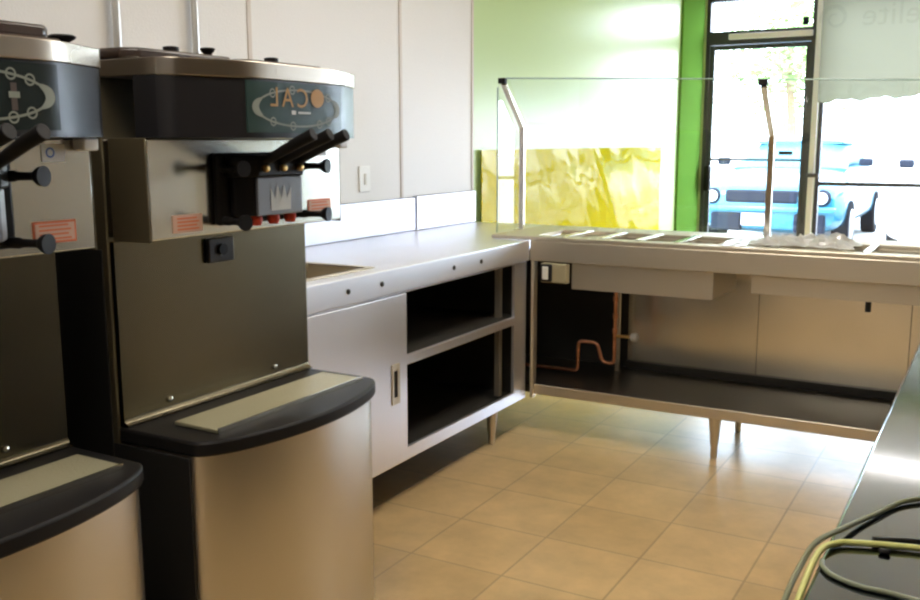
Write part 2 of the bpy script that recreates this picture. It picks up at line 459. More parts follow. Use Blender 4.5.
# outlet
ou = thing('wall_switch', 'white switch plate on the white wall above the steel worktop', 'switch', (.009, 3.575, 1.153))
obj('cover_plate', box(.0075, 3.533, 1.096, .0135, 3.617, 1.211), M['white'], ou, bevel=.002)
obj('rocker', box(.0137, 3.567, 1.128, .017, 3.583, 1.178), M['cream'], ou, bevel=.001)

# conduits
for y, lab in ((2.195, 'slim metal conduit pipe rising up the wall, the one nearer the left machine'), (2.54, 'slim metal conduit pipe rising up the wall, the one nearer the wall switch')):
    c = thing('conduit_pipe', lab, 'pipe', (.03, y, 0), 'conduit pipes behind the machines')
    bm = bmesh.new(); cyl(bm, (.03, y, 1.062), (.03, y, RZ - .005), .0125); obj('tube', bm, M['conduit'], c)
    bm = bmesh.new(); bx(bm, .0115, y - .03, 2.3, .0455, y + .03, 2.325); obj('clip', bm, M['conduit'], c)

# ------------------------------------------------------------------ soft-serve machines
Y0, Y1 = 1.398, 2.053; YC = (Y0 + Y1) / 2; HW = (Y1 - Y0) / 2

def arc(xs, bulge, corner, n=36, k=10):
    pts = []
    for i in range(n + 1):
        t = -math.cos(PI * i / n)
        t = max(-1, min(1, t))
        pts.append((xs + bulge * (1 - t * t) + corner * max(0, 1 - abs(t) ** k) ** .5, YC + HW * t))
    return pts

def head_x(y):
    a = abs(y - YC); k = .034
    d = (a - .168) / k                      # flat front, rounded corner, splayed flank
    soft = k * (math.log1p(math.exp(-abs(d) * 2)) / 2 + max(d, 0))
    return 1.143 - .475 * soft - .020 * max(0, (a - .300) / .0275) ** 2

def machine(dy, label, first):
    t = thing('soft_serve_machine', label, 'frozen yogurt machine', (.5, YC, 0), 'soft serve machines along the white wall')
    P = lambda name, bm, mat, par=t, **k: obj(name, bm, mat, par, **k)
    # carcass and sides
    P('body', box(.17, Y0, .10, .878, Y1, 1.490), M['bodyside'], bevel=.004)
    P('side_panel', box(.20, Y0 - .004, .16, .86, Y0 - .0005, 1.09), M['blackmat'], bevel=.001)
    P('side_panel', box(.20, Y1 + .0005, .16, .86, Y1 + .004, 1.09), M['blackmat'], bevel=.001)
    # brushed front panel with its turned-out foot
    bm = bmesh.new()
    prof = [(.879, 1.108), (.892, 1.108), (.892, .714), (.894, .706), (.899, .701), (.904, .700), (.904, .695), (.879, .695)]
    ring_loft(bm, [[(x, Y0 + .004, z) for x, z in prof], [(x, Y1 - .004, z) for x, z in prof]])
    fp = P('front_panel', bm, M['steel_side'])
    for y in (1.535, 1.905):
        bm = bmesh.new(); lathe(bm, (.8925, y, .728), (.900, y, .728), [(0, .007), (.6, .007), (1, .003)], 14); P('screw', bm, M['steel_pol'], fp)
    bm = bmesh.new(); bx(bm, .8925, 1.672, 1.033, .905, 1.757, 1.092)
    bd = P('latch_plate', bm, M['charcoal'], bevel=.003)
    bm = bmesh.new(); cyl(bm, (.9052, 1.714, 1.064), (.912, 1.714, 1.064), .014); P('lock', bm, M['black'], bd)
    # silver dispensing housing
    P('housing', box(.8795, Y0, 1.116, 1.012, Y1, 1.328), M['steel_pol'], bevel=.003)
    P('housing_shaded_side', box(.90, Y0 - .003, 1.112, 1.011, Y0 - .0005, 1.329), M['bodyside'], bevel=.001)  # thin added cover: dark reflection on the housing's flank put into colour
    P('housing_shaded_side', box(.90, Y1 + .0005, 1.112, 1.011, Y1 + .003, 1.329), M['bodyside'], bevel=.001)
    # head: black band, steel rim
    P('head_panel', prism(bmesh.new(), [(.985, Y0 - .002)] + [(head_x(y), y) for _, y in arc(0, 0, 0, 60)] + [(.985, Y1 + .002)], 1.330, 1.4545), M['charcoal'])
    P('head_rim', prism(bmesh.new(), [(.885, Y0 - .003)] + [(head_x(y) + .005, y) for _, y in arc(0, 0, 0, 60)] + [(.885, Y1 + .003)], 1.455, 1.4905), M['rim'], bevel=.002)
    # display
    a, bb, z0, z1 = YC - .165, YC + .165, 1.341, 1.450
    def disp(y, z, dx=.0): return (head_x(y) + dx, y, z)
    bm = bmesh.new(); rr = []
    for i in range(25):
        y = a + (bb - a) * i / 24
        rr.append([disp(y, z0, .0005), disp(y, z1, .0005), disp(y, z1, .004), disp(y, z0, .004)])
    ring_loft(bm, rr)
    ds = P('display', bm, M['screen'] if first else M['screen_green'])
    D = lambda y, z: disp(y, z, .0055)
    cy, cz = (a + bb) / 2, (z0 + z1) / 2
    bm = bmesh.new()
    ribbon(bm, circle(cy, cz, .040, 64, .142), .0042, D, True)
    P('oval_line', bm, M['decal'], ds)
    for s in (-1, 1):
        bm = bmesh.new()
        ribbon(bm, circle(cy + s * .012, cz, .036, 22, .132, -.55 if s > 0 else PI - .55, .55 if s > 0 else PI + .55), lambda q: .004 + .016 * math.sin(PI * min(q, 1)), lambda u, v: disp(u, v, .0062)); P('crescent_mark', bm, M['decal'], ds)
    D2 = lambda y, z: disp(y, z, .0068)
    for ang in (60, 100, 130, 230, 260, 300, -42, 42):
        q = math.radians(ang); bm = bmesh.new()
        ribbon(bm, circle(cy + .142 * math.cos(q), cz + .040 * math.sin(q), .0085, 20), .0032, D2, True)
        P('step_ring', bm, M['decal'], ds)
    if first:
        bm = bmesh.new(); ribbon(bm, [(1.800, 1.416), (1.800, 1.372)], .011, D2); P('icon_mark', bm, M['rust'], ds)
        bm = bmesh.new(); ribbon(bm, [(1.790, 1.397), (1.810, 1.397)], .010, lambda y, z: disp(y, z, .0075)); P('icon_mark', bm, M['decal'], ds)
        bm = bmesh.new(); ribbon(bm, [(1.635, 1.41), (1.71, 1.41)], .012, D2); ribbon(bm, [(1.655, 1.385), (1.695, 1.385)], .007, D2); P('menu_mark', bm, M['pale_mark'], ds)
    else:  # mirrored sign reflection, painted on the display as flat marks
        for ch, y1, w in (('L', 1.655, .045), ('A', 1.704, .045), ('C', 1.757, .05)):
            bm = text_bm(ch, .060, lambda u, v: disp(y1 - u, 1.398 + v, .0072)); P('lettering', bm, M['sign_reflection'], ds)  # letters belong to the painted reflection
        bm = bmesh.new(); poly(bm, circle(1.790, 1.420, .021, 28, .024), lambda u, v: disp(u, v, .0072)); P('reflected_disc', bm, M['sign_reflection'], ds)
        bm = bmesh.new(); ribbon(bm, [(1.697, 1.386), (1.712, 1.386)], .009, D2); ribbon(bm, [(1.72, 1.386), (1.765, 1.386)], .005, D2); P('reflected_mark', bm, M['pale_mark'], ds)
    # dispensing door: back plate, block, crown badge
    P('door_plate', box(1.0125, 1.58, 1.135, 1.034, 1.868, 1.297), M['black'], bevel=.008)
    bm = bmesh.new()
    o1 = [(1.035, 1.60), (1.05, 1.60), (1.092, 1.645), (1.092, 1.803), (1.05, 1.848), (1.035, 1.848)]
    prism(bm, o1, 1.243, 1.292); P('valve_block', bm, M['black'], bevel=.004)
    bm = bmesh.new()
    o3 = [(1.035, 1.612), (1.048, 1.612), (1.0795, 1.644), (1.0795, 1.799), (1.046, 1.832), (1.035, 1.832)]
    prism(bm, o3, 1.154, 1.2425); P('valve_body', bm, M['black'], bevel=.003)  # grey cover stops short on the left; its dark reflection is coloured black
    bm = bmesh.new()
    o2 = [(1.080, 1.646), (1.087, 1.646), (1.087, 1.803), (1.053, 1.836), (1.047, 1.832), (1.080, 1.7995)]
    prism(bm, o2, 1.154, 1.2425); cov = P('door_cover', bm, M['greyplastic'], bevel=.003)
    C = lambda y, z: (1.0885, y, z)
    bm = bmesh.new()
    poly(bm, [(1.690, 1.165), (1.758, 1.165), (1.760, 1.217), (1.745, 1.192), (1.736, 1.224), (1.724, 1.192), (1.712, 1.224), (1.703, 1.192), (1.688, 1.217)], C)
    P('crown_badge', bm, M['pale_mark'], cov)
    # draw handles
    for y in (1.665, 1.725, 1.785):
        bm = bmesh.new()
        path = [(1.086, y, 1.272), (1.10, y, 1.280), (1.14, y, 1.298), (1.19, y, 1.320), (1.232, y + .004, 1.338)]
        tube(bm, smooth_path(path, 5), lambda s: .0085 + .0055 * s, 14)
        h = P('draw_handle', bm, M['black'], bevel=.002)
        bm = bmesh.new(); lathe(bm, (1.0925, y, 1.262), (1.106, y, 1.262), [(0, .008), (.7, .008), (1, .004)], 16); P('pivot_pin', bm, M['brass'], h)
        bm = bmesh.new(); lathe(bm, (1.062, y, 1.153), (1.062, y, 1.132), [(0, .014), (.5, .015), (1, .011)], 18); P('spout', bm, M['red'])
    # hand screws holding the door
    for y in (1.606, 1.842):
        for z in (1.263, 1.146):
            bm = bmesh.new()
            s = 1 if y > YC else -1
            p0 = Vector((1.034, y + s * .012, z)); p1 = Vector((1.113, y + s * .030, z))
            lathe(bm, p0, p1, [(0, .010), (.25, .010), (.3, .0075), (.72, .0075), (.8, .012), (.9, .017), (1., .018), (1.0, .010)], 18)
            P('hand_screw', bm, M['black'])
    # labels
    def sticker(y0, y1, z0, z1, border):
        s = P('warning_label', box(1.0125, y0, z0, 1.0138, y1, z1), border)
        P('label_face', box(1.0139, y0 + .004, z0 + .004, 1.0145, y1 - .004, z1 - .004), M['label'], s)
        for k in range(4):
            zz = z0 + (z1 - z0) * (.2 + .2 * k)
            P('print_line', box(1.0146, y0 + .012, zz - .0015, 1.015, y1 - .012 - .006 * (k % 2), zz + .0015), M['orange'], s)
    sticker(1.458, 1.545, 1.127, 1.166, M['label'] if not first else M['orange'])
    sticker(1.915, 2.008, 1.135, 1.176, M['orange'])
    s = P('inspection_label', box(1.0125, 1.945, 1.285, 1.0138, 1.995, 1.318), M['white'])
    bm = bmesh.new(); ribbon(bm, circle(1.962, 1.302, .008, 20), .003, lambda y, z: (1.0145, y, z), True); P('label_ring', bm, M['blue'], s)
    P('lamp_bracket', box(1.013, 2.012, 1.305, 1.045, 2.048, 1.3295), M['white'], bevel=.004)
    # top: hopper lids, knobs
    for y in (1.556, 1.894):
        bm = bmesh.new(); yy = y
        prism(bm, [(.28, yy - .160), (.95, yy - .160), (.98, yy - .135), (.985, yy), (.98, yy + .135), (.95, yy + .160), (.28, yy + .160)], 1.491, 1.514)
        l = P('hopper_lid', bm, M['lid'], bevel=.006)
        if not first:
            bm = bmesh.new(); lathe(bm, (.90, yy + .03, 1.5145), (.90, yy + .03, 1.533), [(0, .008), (.35, .008), (.4, .018), (.9, .018), (1, .01)], 18); P('lid_knob', bm, M['black'], l)
        if first:
            bm = bmesh.new(); prism(bm, [(.38, yy - .146), (.93, yy - .146), (.95, yy - .125), (.95, yy + .125), (.93, yy + .146), (.38, yy + .146)], 1.5145, 1.540); P('lid_cap', bm, M['lid'], l, bevel=.006)
    if not first:
        for (x, y, hk) in ((.715, 1.445, .040), (.90, 1.70, .024)):
            bm = bmesh.new(); lathe(bm, (x, y, 1.5145), (x, y, 1.5145 + hk), [(0, .010), (.45, .010), (.6, .014), (.8, .7 * hk), (.92, .75 * hk), (1, .6 * hk)], 20); P('top_knob', bm, M['black'])
    # lower cabinet, black shelf, tray
    low = [(.17, Y0 + .006), *[(x - .012, YC + (y - YC) * .985) for x, y in arc(1.098, .072, .034)], (.17, Y1 - .006)]
    P('lower_cabinet', prism(bmesh.new(), low, .075, .659), M['steel_vert'])
    P('lower_side', box(.30, Y0 - .0015, .09, 1.092, Y0 + .004, .655), M['blackmat'], bevel=.001)
    P('lower_side', box(.30, Y1 - .004, .09, 1.092, Y1 + .0015, .655), M['blackmat'], bevel=.001)
    sh = [(.8795, Y0 - .003), *arc(1.098, .072, .034), (.8795, Y1 + .003)]
    P('shelf', prism(bmesh.new(), sh, .660, .6935), M['black'], bevel=.006)
    dt = P('drip_tray', box(.975, 1.470, .694, 1.105, 2.005, .7035), M['tray'], bevel=.002)
    P('tray_lip', box(1.1055, 1.470, .6945, 1.1085, 2.005, .7065), M['steel_pol'], dt)
    for x in (.26, 1.0):
        for y in (Y0 + .07, Y1 - .07):
            bm = bmesh.new(); lathe(bm, (x, y, 0), (x, y, .0745), [(0, .024), (.5, .024), (.52, .014), (1, .014)], 18); P('foot', bm, M['black'])
    t.location.y += dy
    return t
machine(-.795, 'left frozen yogurt machine with an oval of rings on its dark display', True)
machine(0, 'frozen yogurt machine beside the steel worktop with a mirrored orange sign reflection painted on its display', False)

# ------------------------------------------------------------------ left worktop and cabinet
SINK = (.385, .650, 2.20, 2.685)
wt = thing('steel_worktop', 'long stainless steel worktop with a sunk basin and backsplash along the white wall', 'worktop', (.36, 3.0, .80))
obj('counter_top', plate_xy(.012, .729, 2.085, 4.585, [SINK, (.545, .8, 3.818, 4.7)], .797, .887), M['steel'], wt, bevel=.004)
obj('backsplash', box(.0115, 2.085, .888, .030, 3.975, 1.052), M['backsplash'], wt, bevel=.004)
obj('backsplash', box(.0115, 3.979, .888, .036, 4.583, 1.058), M['backsplash'], wt, bevel=.004)
obj('sink_basin', open_box(SINK[0] + .001, SINK[2] + .001, .70, SINK[1] - .001, SINK[3] - .001, .886, .003), M['steel_dark'], wt)
obj('sink_rim', plate_xy(SINK[0] - .018, SINK[1] + .018, SINK[2] - .018, SINK[3] + .018, [(SINK[0] + .004, SINK[1] - .004, SINK[2] + .004, SINK[3] - .004)], .8875, .892), M['steel_dark'], wt, bevel=.002)
for y in (2.462, 2.655, 3.145, 3.365):
    bm = bmesh.new(); lathe(bm, (.7292, y, .842), (.735, y, .842), [(0, .009), (.5, .009), (1, .004)], 14); obj('bolt', bm, M['dark_shaded'], wt)

cb = thing('base_cabinet', 'stainless base cabinet with a sliding door and two open shelves in painted shade under the worktop', 'cabinet', (.36, 2.95, 0))
CX = .712
up_ = [(2.10, .165), (3.815, .165), (3.815, .793), (3.797, .793), (3.797, .183), (2.118, .183), (2.118, .793), (2.10, .793)]
obj('carcass', ring_loft(bmesh.new(), [[(.05, y, z) for y, z in up_], [(.700, y, z) for y, z in up_]]), M['dark_shaded'], cb)
obj('back_panel', box(.051, 2.119, .184, .060, 3.781, .79), M['dark_shaded'], cb)
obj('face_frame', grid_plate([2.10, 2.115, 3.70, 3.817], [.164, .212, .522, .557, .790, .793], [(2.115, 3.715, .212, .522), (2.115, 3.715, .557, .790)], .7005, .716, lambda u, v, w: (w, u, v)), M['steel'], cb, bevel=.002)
obj('shelf', box(.065, 2.12, .528, .699, 3.78, .552), M['dark_shaded'], cb)
dr = obj('door', box(.7165, 2.125, .170, .727, 2.812, .790), M['steel'], cb, bevel=.003)
hd = bmesh.new()
ring_loft(hd, [[(.7275, 2.708, .400), (.7275, 2.757, .400), (.7275, 2.757, .545), (.7275, 2.708, .545)], [(.731, 2.708, .400), (.731, 2.757, .400), (.731, 2.757, .545), (.731, 2.708, .545)], [(.731, 2.720, .415), (.731, 2.747, .415), (.731, 2.747, .53), (.731, 2.720, .53)], [(.728, 2.724, .42), (.728, 2.743, .42), (.728, 2.743, .525), (.728, 2.724, .525)]], caps=True)
obj('handle', hd, M['steel_dark'], dr)
obj('handle_slot', box(.7283, 2.725, .425, .7305, 2.742, .52), M['black'], dr)
obj('upright', box(.640, 3.655, .200, .665, 3.680, .524), M['steel_dark'], cb)
obj('upright', box(.640, 3.655, .556, .665, 3.680, .780), M['steel_dark'], cb)

def leg_bm(x, y, z1):
    bm = bmesh.new()
    lathe(bm, (x, y, 0), (x, y, z1), [(0, .011), (.03, .014), (.30, .0145), (.33, .017), (.97, .027), (1, .027)], 20)
    return bm
for x, y in ((.665, 3.585), (.665, 2.2), (.12, 3.585), (.12, 2.2)):
    obj('leg', leg_bm(x, y, .1645), M['steel_dark'], cb)

# ------------------------------------------------------------------ cold food counter
cf = thing('cold_food_counter', 'stainless steel cold topping counter with open wells, undershelf and tapered legs', 'serving counter', (1.9, 4.1, 0))
XE = 3.30
W1 = (.73, 1.545, 3.895, 4.200); W2 = (1.725, 2.92, 3.895, 4.200)
obj('counter_body', plate_xy(.7293, XE, 3.820, 4.398, [(.94, 1.543, 3.897, 4.198), (1.727, 2.918, 3.897, 4.198)], .797, .8868), M['steel_dark'], cf, bevel=.003)
fl = obj('top_frame', plate_xy(.535, XE, 3.822, 4.398, [W1, W2], .8875, .905), M['steel_dark'], cf, bevel=.003)
for x in (.865, 1.035, 1.205, 1.375):
    obj('divider', box(x - .016, 3.89, .8885, x + .016, 4.205, .907), M['steel_pol'], fl, bevel=.003)
for x in (2.11, 2.52):
    obj('divider', box(x - .012, 3.89, .8885, x + .012, 4.205, .907), M['steel_pol'], fl, bevel=.003)
obj('cold_well', open_box(.925, 3.842, .680, 1.547, 4.235, .7965, .004), M['steel_dark'], cf)
obj('cold_well', open_box(1.70, 3.842, .722, 2.925, 4.235, .7965, .004), M['steel_dark'], cf)
bm = bmesh.new(); cyl(bm, (2.13, 3.90, .675), (2.13, 3.90, .7215), .011); obj('drain_stub', bm, M['blackmat'], cf)
obj('end_post', box(.7335, 3.826, .165, .750, 3.862, .7965), M['steel_dark'], cf, bevel=.002)
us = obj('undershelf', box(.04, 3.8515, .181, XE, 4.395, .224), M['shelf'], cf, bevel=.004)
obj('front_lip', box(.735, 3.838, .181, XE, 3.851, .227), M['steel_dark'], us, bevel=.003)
obj('shelf_upstand', box(1.0, 4.350, .2245, XE, 4.366, .262), M['dark_shaded'], us)
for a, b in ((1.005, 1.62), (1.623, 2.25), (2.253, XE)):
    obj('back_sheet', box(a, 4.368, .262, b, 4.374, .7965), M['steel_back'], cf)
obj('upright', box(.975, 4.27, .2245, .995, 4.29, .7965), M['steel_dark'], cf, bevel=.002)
obj('service_panel', box(.04, 4.400, .181, XE, 4.418, .7965), M['dark_shaded'], cf)
for x in (1.57, 3.2):
    for y in (3.882, 4.30):
        obj('leg', leg_bm(x, y, .1805), M['steel_dark'], cf)
sb = obj('switch_box', box(.792, 3.800, .705, .918, 3.838, .792), M['boxbeige'], cf, bevel=.006)
sp_ = obj('switch_surround', box(.795, 3.788, .712, .852, 3.7995, .790), M['charcoal'], sb, bevel=.006)
obj('switch_rocker', box(.808, 3.780, .722, .836, 3.7875, .780), M['white'], sb, bevel=.003)

# copper pipe under it
cp = thing('copper_pipe', 'bent copper water pipe with a small valve under the left end of the cold counter', 'pipe', (.8, 4.07, .25))
Yp = 4.08
def fillet(pts, r=.028, n=6):
    P = [Vector(p) for p in pts]; out = [P[0]]
    for i in range(1, len(P) - 1):
        a = (P[i - 1] - P[i]).normalized(); b = (P[i + 1] - P[i]).normalized()
        s = P[i] + a * r; e = P[i] + b * r
        for k in range(n + 1):
            t = k / n
            out.append((1 - t) ** 2 * s + 2 * t * (1 - t) * P[i] + t * t * e)
    out.append(P[-1]); return out
bm = bmesh.new()
tube(bm, fillet([(.002, Yp, .246), (.862, Yp, .252), (.864, Yp, .397), (.958, Yp, .397), (.985, Yp, .307), (1.043, Yp, .307), (1.043, Yp, .679)], .024), .0085, 14)
obj('tube', bm, M['copper'], cp)
bm = bmesh.new(); cyl(bm, (1.052, Yp, .438), (1.118, Yp, .440), .008)
v = obj('valve', bm, M['brass'], cp)
bm = bmesh.new(); lathe(bm, (1.119, Yp, .440), (1.153, Yp, .441), [(0, .010), (.1, .017), (.5, .020), (.9, .020), (1, .015)], 18); obj('valve_handle', bm, M['white'], v)
for z in (.45, .52, .60):
    bm = bmesh.new(); cyl(bm, (1.043, Yp, z), (1.043, Yp, z + .022), .0115); obj('pipe_joint', bm, M['copper'], cp)

# sneeze guard
sg = thing('sneeze_guard', 'clear glass sneeze guard on kinked chrome posts standing on the cold counter', 'sneeze guard', (1.6, 4.26, .906))
YP, YT, ZK, ZT = 4.262, 4.045, 1.388, 1.600
DROP = -.036
for x in (.472, 1.662, 2.85):
    ZK, ZT = 1.388 + DROP * (x - .472), 1.600 + DROP * (x - .472)
    if x < .53: zb = .8875
    else: zb = .9055
    xx = x if x > .6 else .472
    bm = bmesh.new()
    prof = [(-.013, -.009), (.013, -.009), (.013, .009), (-.013, .009)]
    def ringp(y, z, ax):
        return [(xx + a, y + b * ax[0], z + b * ax[1]) for a, b in prof]
    ring_loft(bm, [ringp(YP, zb, (1, 0)), ringp(YP, ZK - .003, (1, 0)), ringp(YP - .003, ZK + .004, (.9, .4)), ringp(YT + .012, ZT - .012, (.7, .7))])
    po = obj('post', bm, M['chrome'], sg, bevel=.002)
    obj('base_plate', box(xx - .03, YP - .03, zb, xx + .03, YP + .03, zb + .004), M['chrome'], po)
    obj('clamp', box(xx - .018, YT - .014, ZT - .012, xx + .018, YT + .014, ZT + .014), M['black'], po, bevel=.003)
gx0, gx1 = .488, 3.2
ZK, ZT = 1.388, 1.600
dz = Vector((0, 0, DROP * (gx1 - gx0)))
bm = bmesh.new(); ring_loft(bm, [[(gx, YP + .010, .9065), (gx, YP + .016, .9065), (gx, YP + .016, zt), (gx, YP + .010, zt)] for gx, zt in ((gx0, 1.386), (gx1, 1.386 + dz.z))]); obj('front_pane', bm, M['guard'], sg)
bm = bmesh.new()
dirv = Vector((0, YT - YP, ZT - ZK)).normalized(); nv = Vector((0, dirv.z, -dirv.y))
a = Vector((gx0, YP, ZK)) + nv * .013 + dirv * .004; b_ = Vector((gx0, YT, ZT)) + nv * .013
ring_loft(bm, [[a, b_, b_ + nv * .006, a + nv * .006], [p + Vector((gx1 - gx0, 0, 0)) + dz for p in (a, b_, b_ + nv * .006, a + nv * .006)]])
obj('upper_pane', bm, M['guard'], sg)
bm = bmesh.new(); e0 = b_ + nv * .003 + dirv * .003
tube(bm, [e0, e0 + Vector((gx1 - gx0, 0, 0)) + dz], .003, 8); obj('polished_edge', bm, M['guard_edge'], sg)
bm = bmesh.new()
pp = [(YP - .012, .892), (YT - .012, .892), (YT - .012, ZT - .02), (YP - .012, ZK - .02)]
ring_loft(bm, [[(.452, y, z) for y, z in pp], [(.458, y, z) for y, z in pp]])
obj('end_pane', bm, M['guard'], sg)
bm = bmesh.new(); tube(bm, [(.455, YT - .0155, .893), (.455, YT - .0155, ZT - .03)], .003, 8); obj('polished_edge', bm, M['guard_edge'], sg)

# crumpled plastic sheets on the counter
def crumple(x0, x1, y0, y1, zbase, amp, n, seed, droop=False):
    bm = bmesh.new(); G = []
    for i in range(n + 1):
        row = []
        for j in range(n + 1):
            u, v = i / n, j / n
            x = x0 + (x1 - x0) * u + .012 * math.sin(9 * v + seed); y = y0 + (y1 - y0) * v + .012 * math.sin(11 * u + seed)
            p = Vector((u * 4 + seed, v * 3, seed * 1.7))
            h = abs(noise.noise(p * 1.6)) * .7 + abs(noise.noise(p * 3.7)) * .4
            edge = min(1, 5 * min(u, 1 - u, v, 1 - v) + .12)
            row.append(bm.verts.new((x, y, zbase + amp * h * edge)))
        G.append(row)
    for i in range(n):
        for j in range(n):
            bm.faces.new((G[i][j], G[i + 1][j], G[i + 1][j + 1], G[i][j + 1]))
    return bm
w = obj('plastic_sheet', crumple(1.66, 2.06, 3.90, 4.19, .909, .075, 34, 2.3), M['wrap'], None, smooth=180)
tag(w, 'crumpled heap of clear plastic wrap on the wells at the foot of the right-hand post', 'plastic wrap')
w = obj('plastic_sheet', crumple(1.555, 1.655, 3.80 + .03, 4.17, .9075, .016, 16, 5.1), M['wrap'], None, smooth=180)
tag(w, 'flat strip of white plastic film lying between the two groups of wells', 'plastic wrap')

# ------------------------------------------------------------------ near right work table with cords
rt = thing('work_table', 'stainless steel work table at the near right with cords lying across it', 'table', (2.8, 1.2, 0))
TX = 2.418
obj('table_top', box(TX, -.6, .858, 3.16, 2.75, .900), M['steel_table'], rt, bevel=.005)
obj('undershelf', box(TX + .03, -.55, .25, 3.12, 2.70, .285), M['steel_dark'], rt, bevel=.003)
obj('front_panel', box(TX + .022, -.56, .30, TX + .03, 2.70, .857), M['dark_shaded'], rt, bevel=.002)  # unseen panel, added so the machine fronts reflect something dark
for x in (TX + .06, 3.09):
    for y in (-.5, 1.1, 2.65):
        bm = bmesh.new(); cyl(bm, (x, y, .02), (x, y, .8575), .019); l = obj('leg', bm, M['steel_dark'], rt)
        bm = bmesh.new(); lathe(bm, (x, y, 0), (x, y, .0195), [(0, .024), (.6, .024), (1, .018)], 16); obj('foot', bm, M['black'], l)

def cord(name, pts, r, mat, label, cat='cord'):
    bm = bmesh.new(); tube(bm, smooth_path(pts, 8), r, 12); o = obj(name, bm, mat); tag(o, label, cat, 'power cords on the work table'); return o
R1, R2, R3 = .0030, .0034, .0026
cord('power_cord', [(3.12, 1.30, .9038), (2.80, 1.265, .9038), (2.60, 1.235, .9038), (2.494, 1.199, .9038), (2.452, 1.118, .9040), (2.428, 1.048, .908), (2.411, .992, .9105), (2.405, .945, .9035), (2.403, .88, .896), (2.402, .79, .87), (2.400, .71, .72), (2.398, .70, .45), (2.40, .75, .25), (2.36, .85, .05), (2.33, .95, .0045)], R1, M['cord_o'],
     'olive cord curving over the table edge, the uppermost of the three cords')
cord('power_cord', [(3.05, 1.10, .9044), (2.75, 1.07, .9044), (2.58, 1.056, .9044), (2.505, 1.045, .9044), (2.449, 1.028, .9044), (2.428, 1.016, .9044), (2.416, .985, .9046), (2.4125, .93, .895), (2.412, .87, .880), (2.412, .79, .84), (2.412, .71, .68), (2.412, .70, .42), (2.40, .72, .2), (2.36, .80, .04), (2.31, .92, .005)], R2, M['cord_y'],
     'thick yellow cord running straight across the table beside the black plug')
cord('power_cord', [(2.4215, .968, .9028), (2.424, .955, .9028), (2.436, .938, .9028), (2.463, .926, .9028), (2.497, .924, .9028), (2.56, .91, .9028), (2.7, .87, .9028), (3.0, .85, .9028)], R3, M['cord_g'],
     'thin grey-green cord looping lowest on the table near the frame corner')
bk = thing('black_plug', 'black plug with a short lead lying against the yellow cord on the table', 'plug', (2.47, 1.05, .9))
bm = bmesh.new(); tube(bm, smooth_path([(2.460, 1.046, .9038), (2.504, 1.064, .9038), (2.60, 1.088, .9038), (2.78, 1.14, .9038)], 6), .0032, 12); obj('lead', bm, M['black'], bk)
obj('plug_body', box(2.468, 1.019, .9005, 2.480, 1.0265, .9055), M['black'], bk, bevel=.003)

# ------------------------------------------------------------------ ceiling lamps
for x, y, lab in ((1.7, .6, 'square ceiling lamp above the near aisle'), (1.7, 3.0, 'square ceiling lamp above the cold counter aisle'), (4.8, 6.2, 'square ceiling lamp above the far customer side'), (2.0, 7.0, 'slim strip lamp across the ceiling near the shop front')):
    hx, hy = (.32, .62) if 'slim' not in lab else (.75, .035)
    c = thing('ceiling_light', lab, 'ceiling light', (x, y, RZ), 'ceiling lights')
    obj('frame', plate_xy(x - hx - .02, x + hx + .02, y - hy - .02, y + hy + .02, [(x - hx, x + hx, y - hy, y + hy)], RZ - .03, RZ - .0005), M['white'], c)
    lo_z = .018 if hy > .1 else .05
    obj('diffuser', box(x - hx + .002, y - hy + .002, RZ - lo_z, x + hx - .002, y + hy - .002, RZ - .002), M['tube'], c)

# ------------------------------------------------------------------ outside
struct('ground', box(-40, RY1 + .13, -.3, 60, 90, -.10), M['asphalt'], label='pale concrete car park outside the shop', cat='ground')

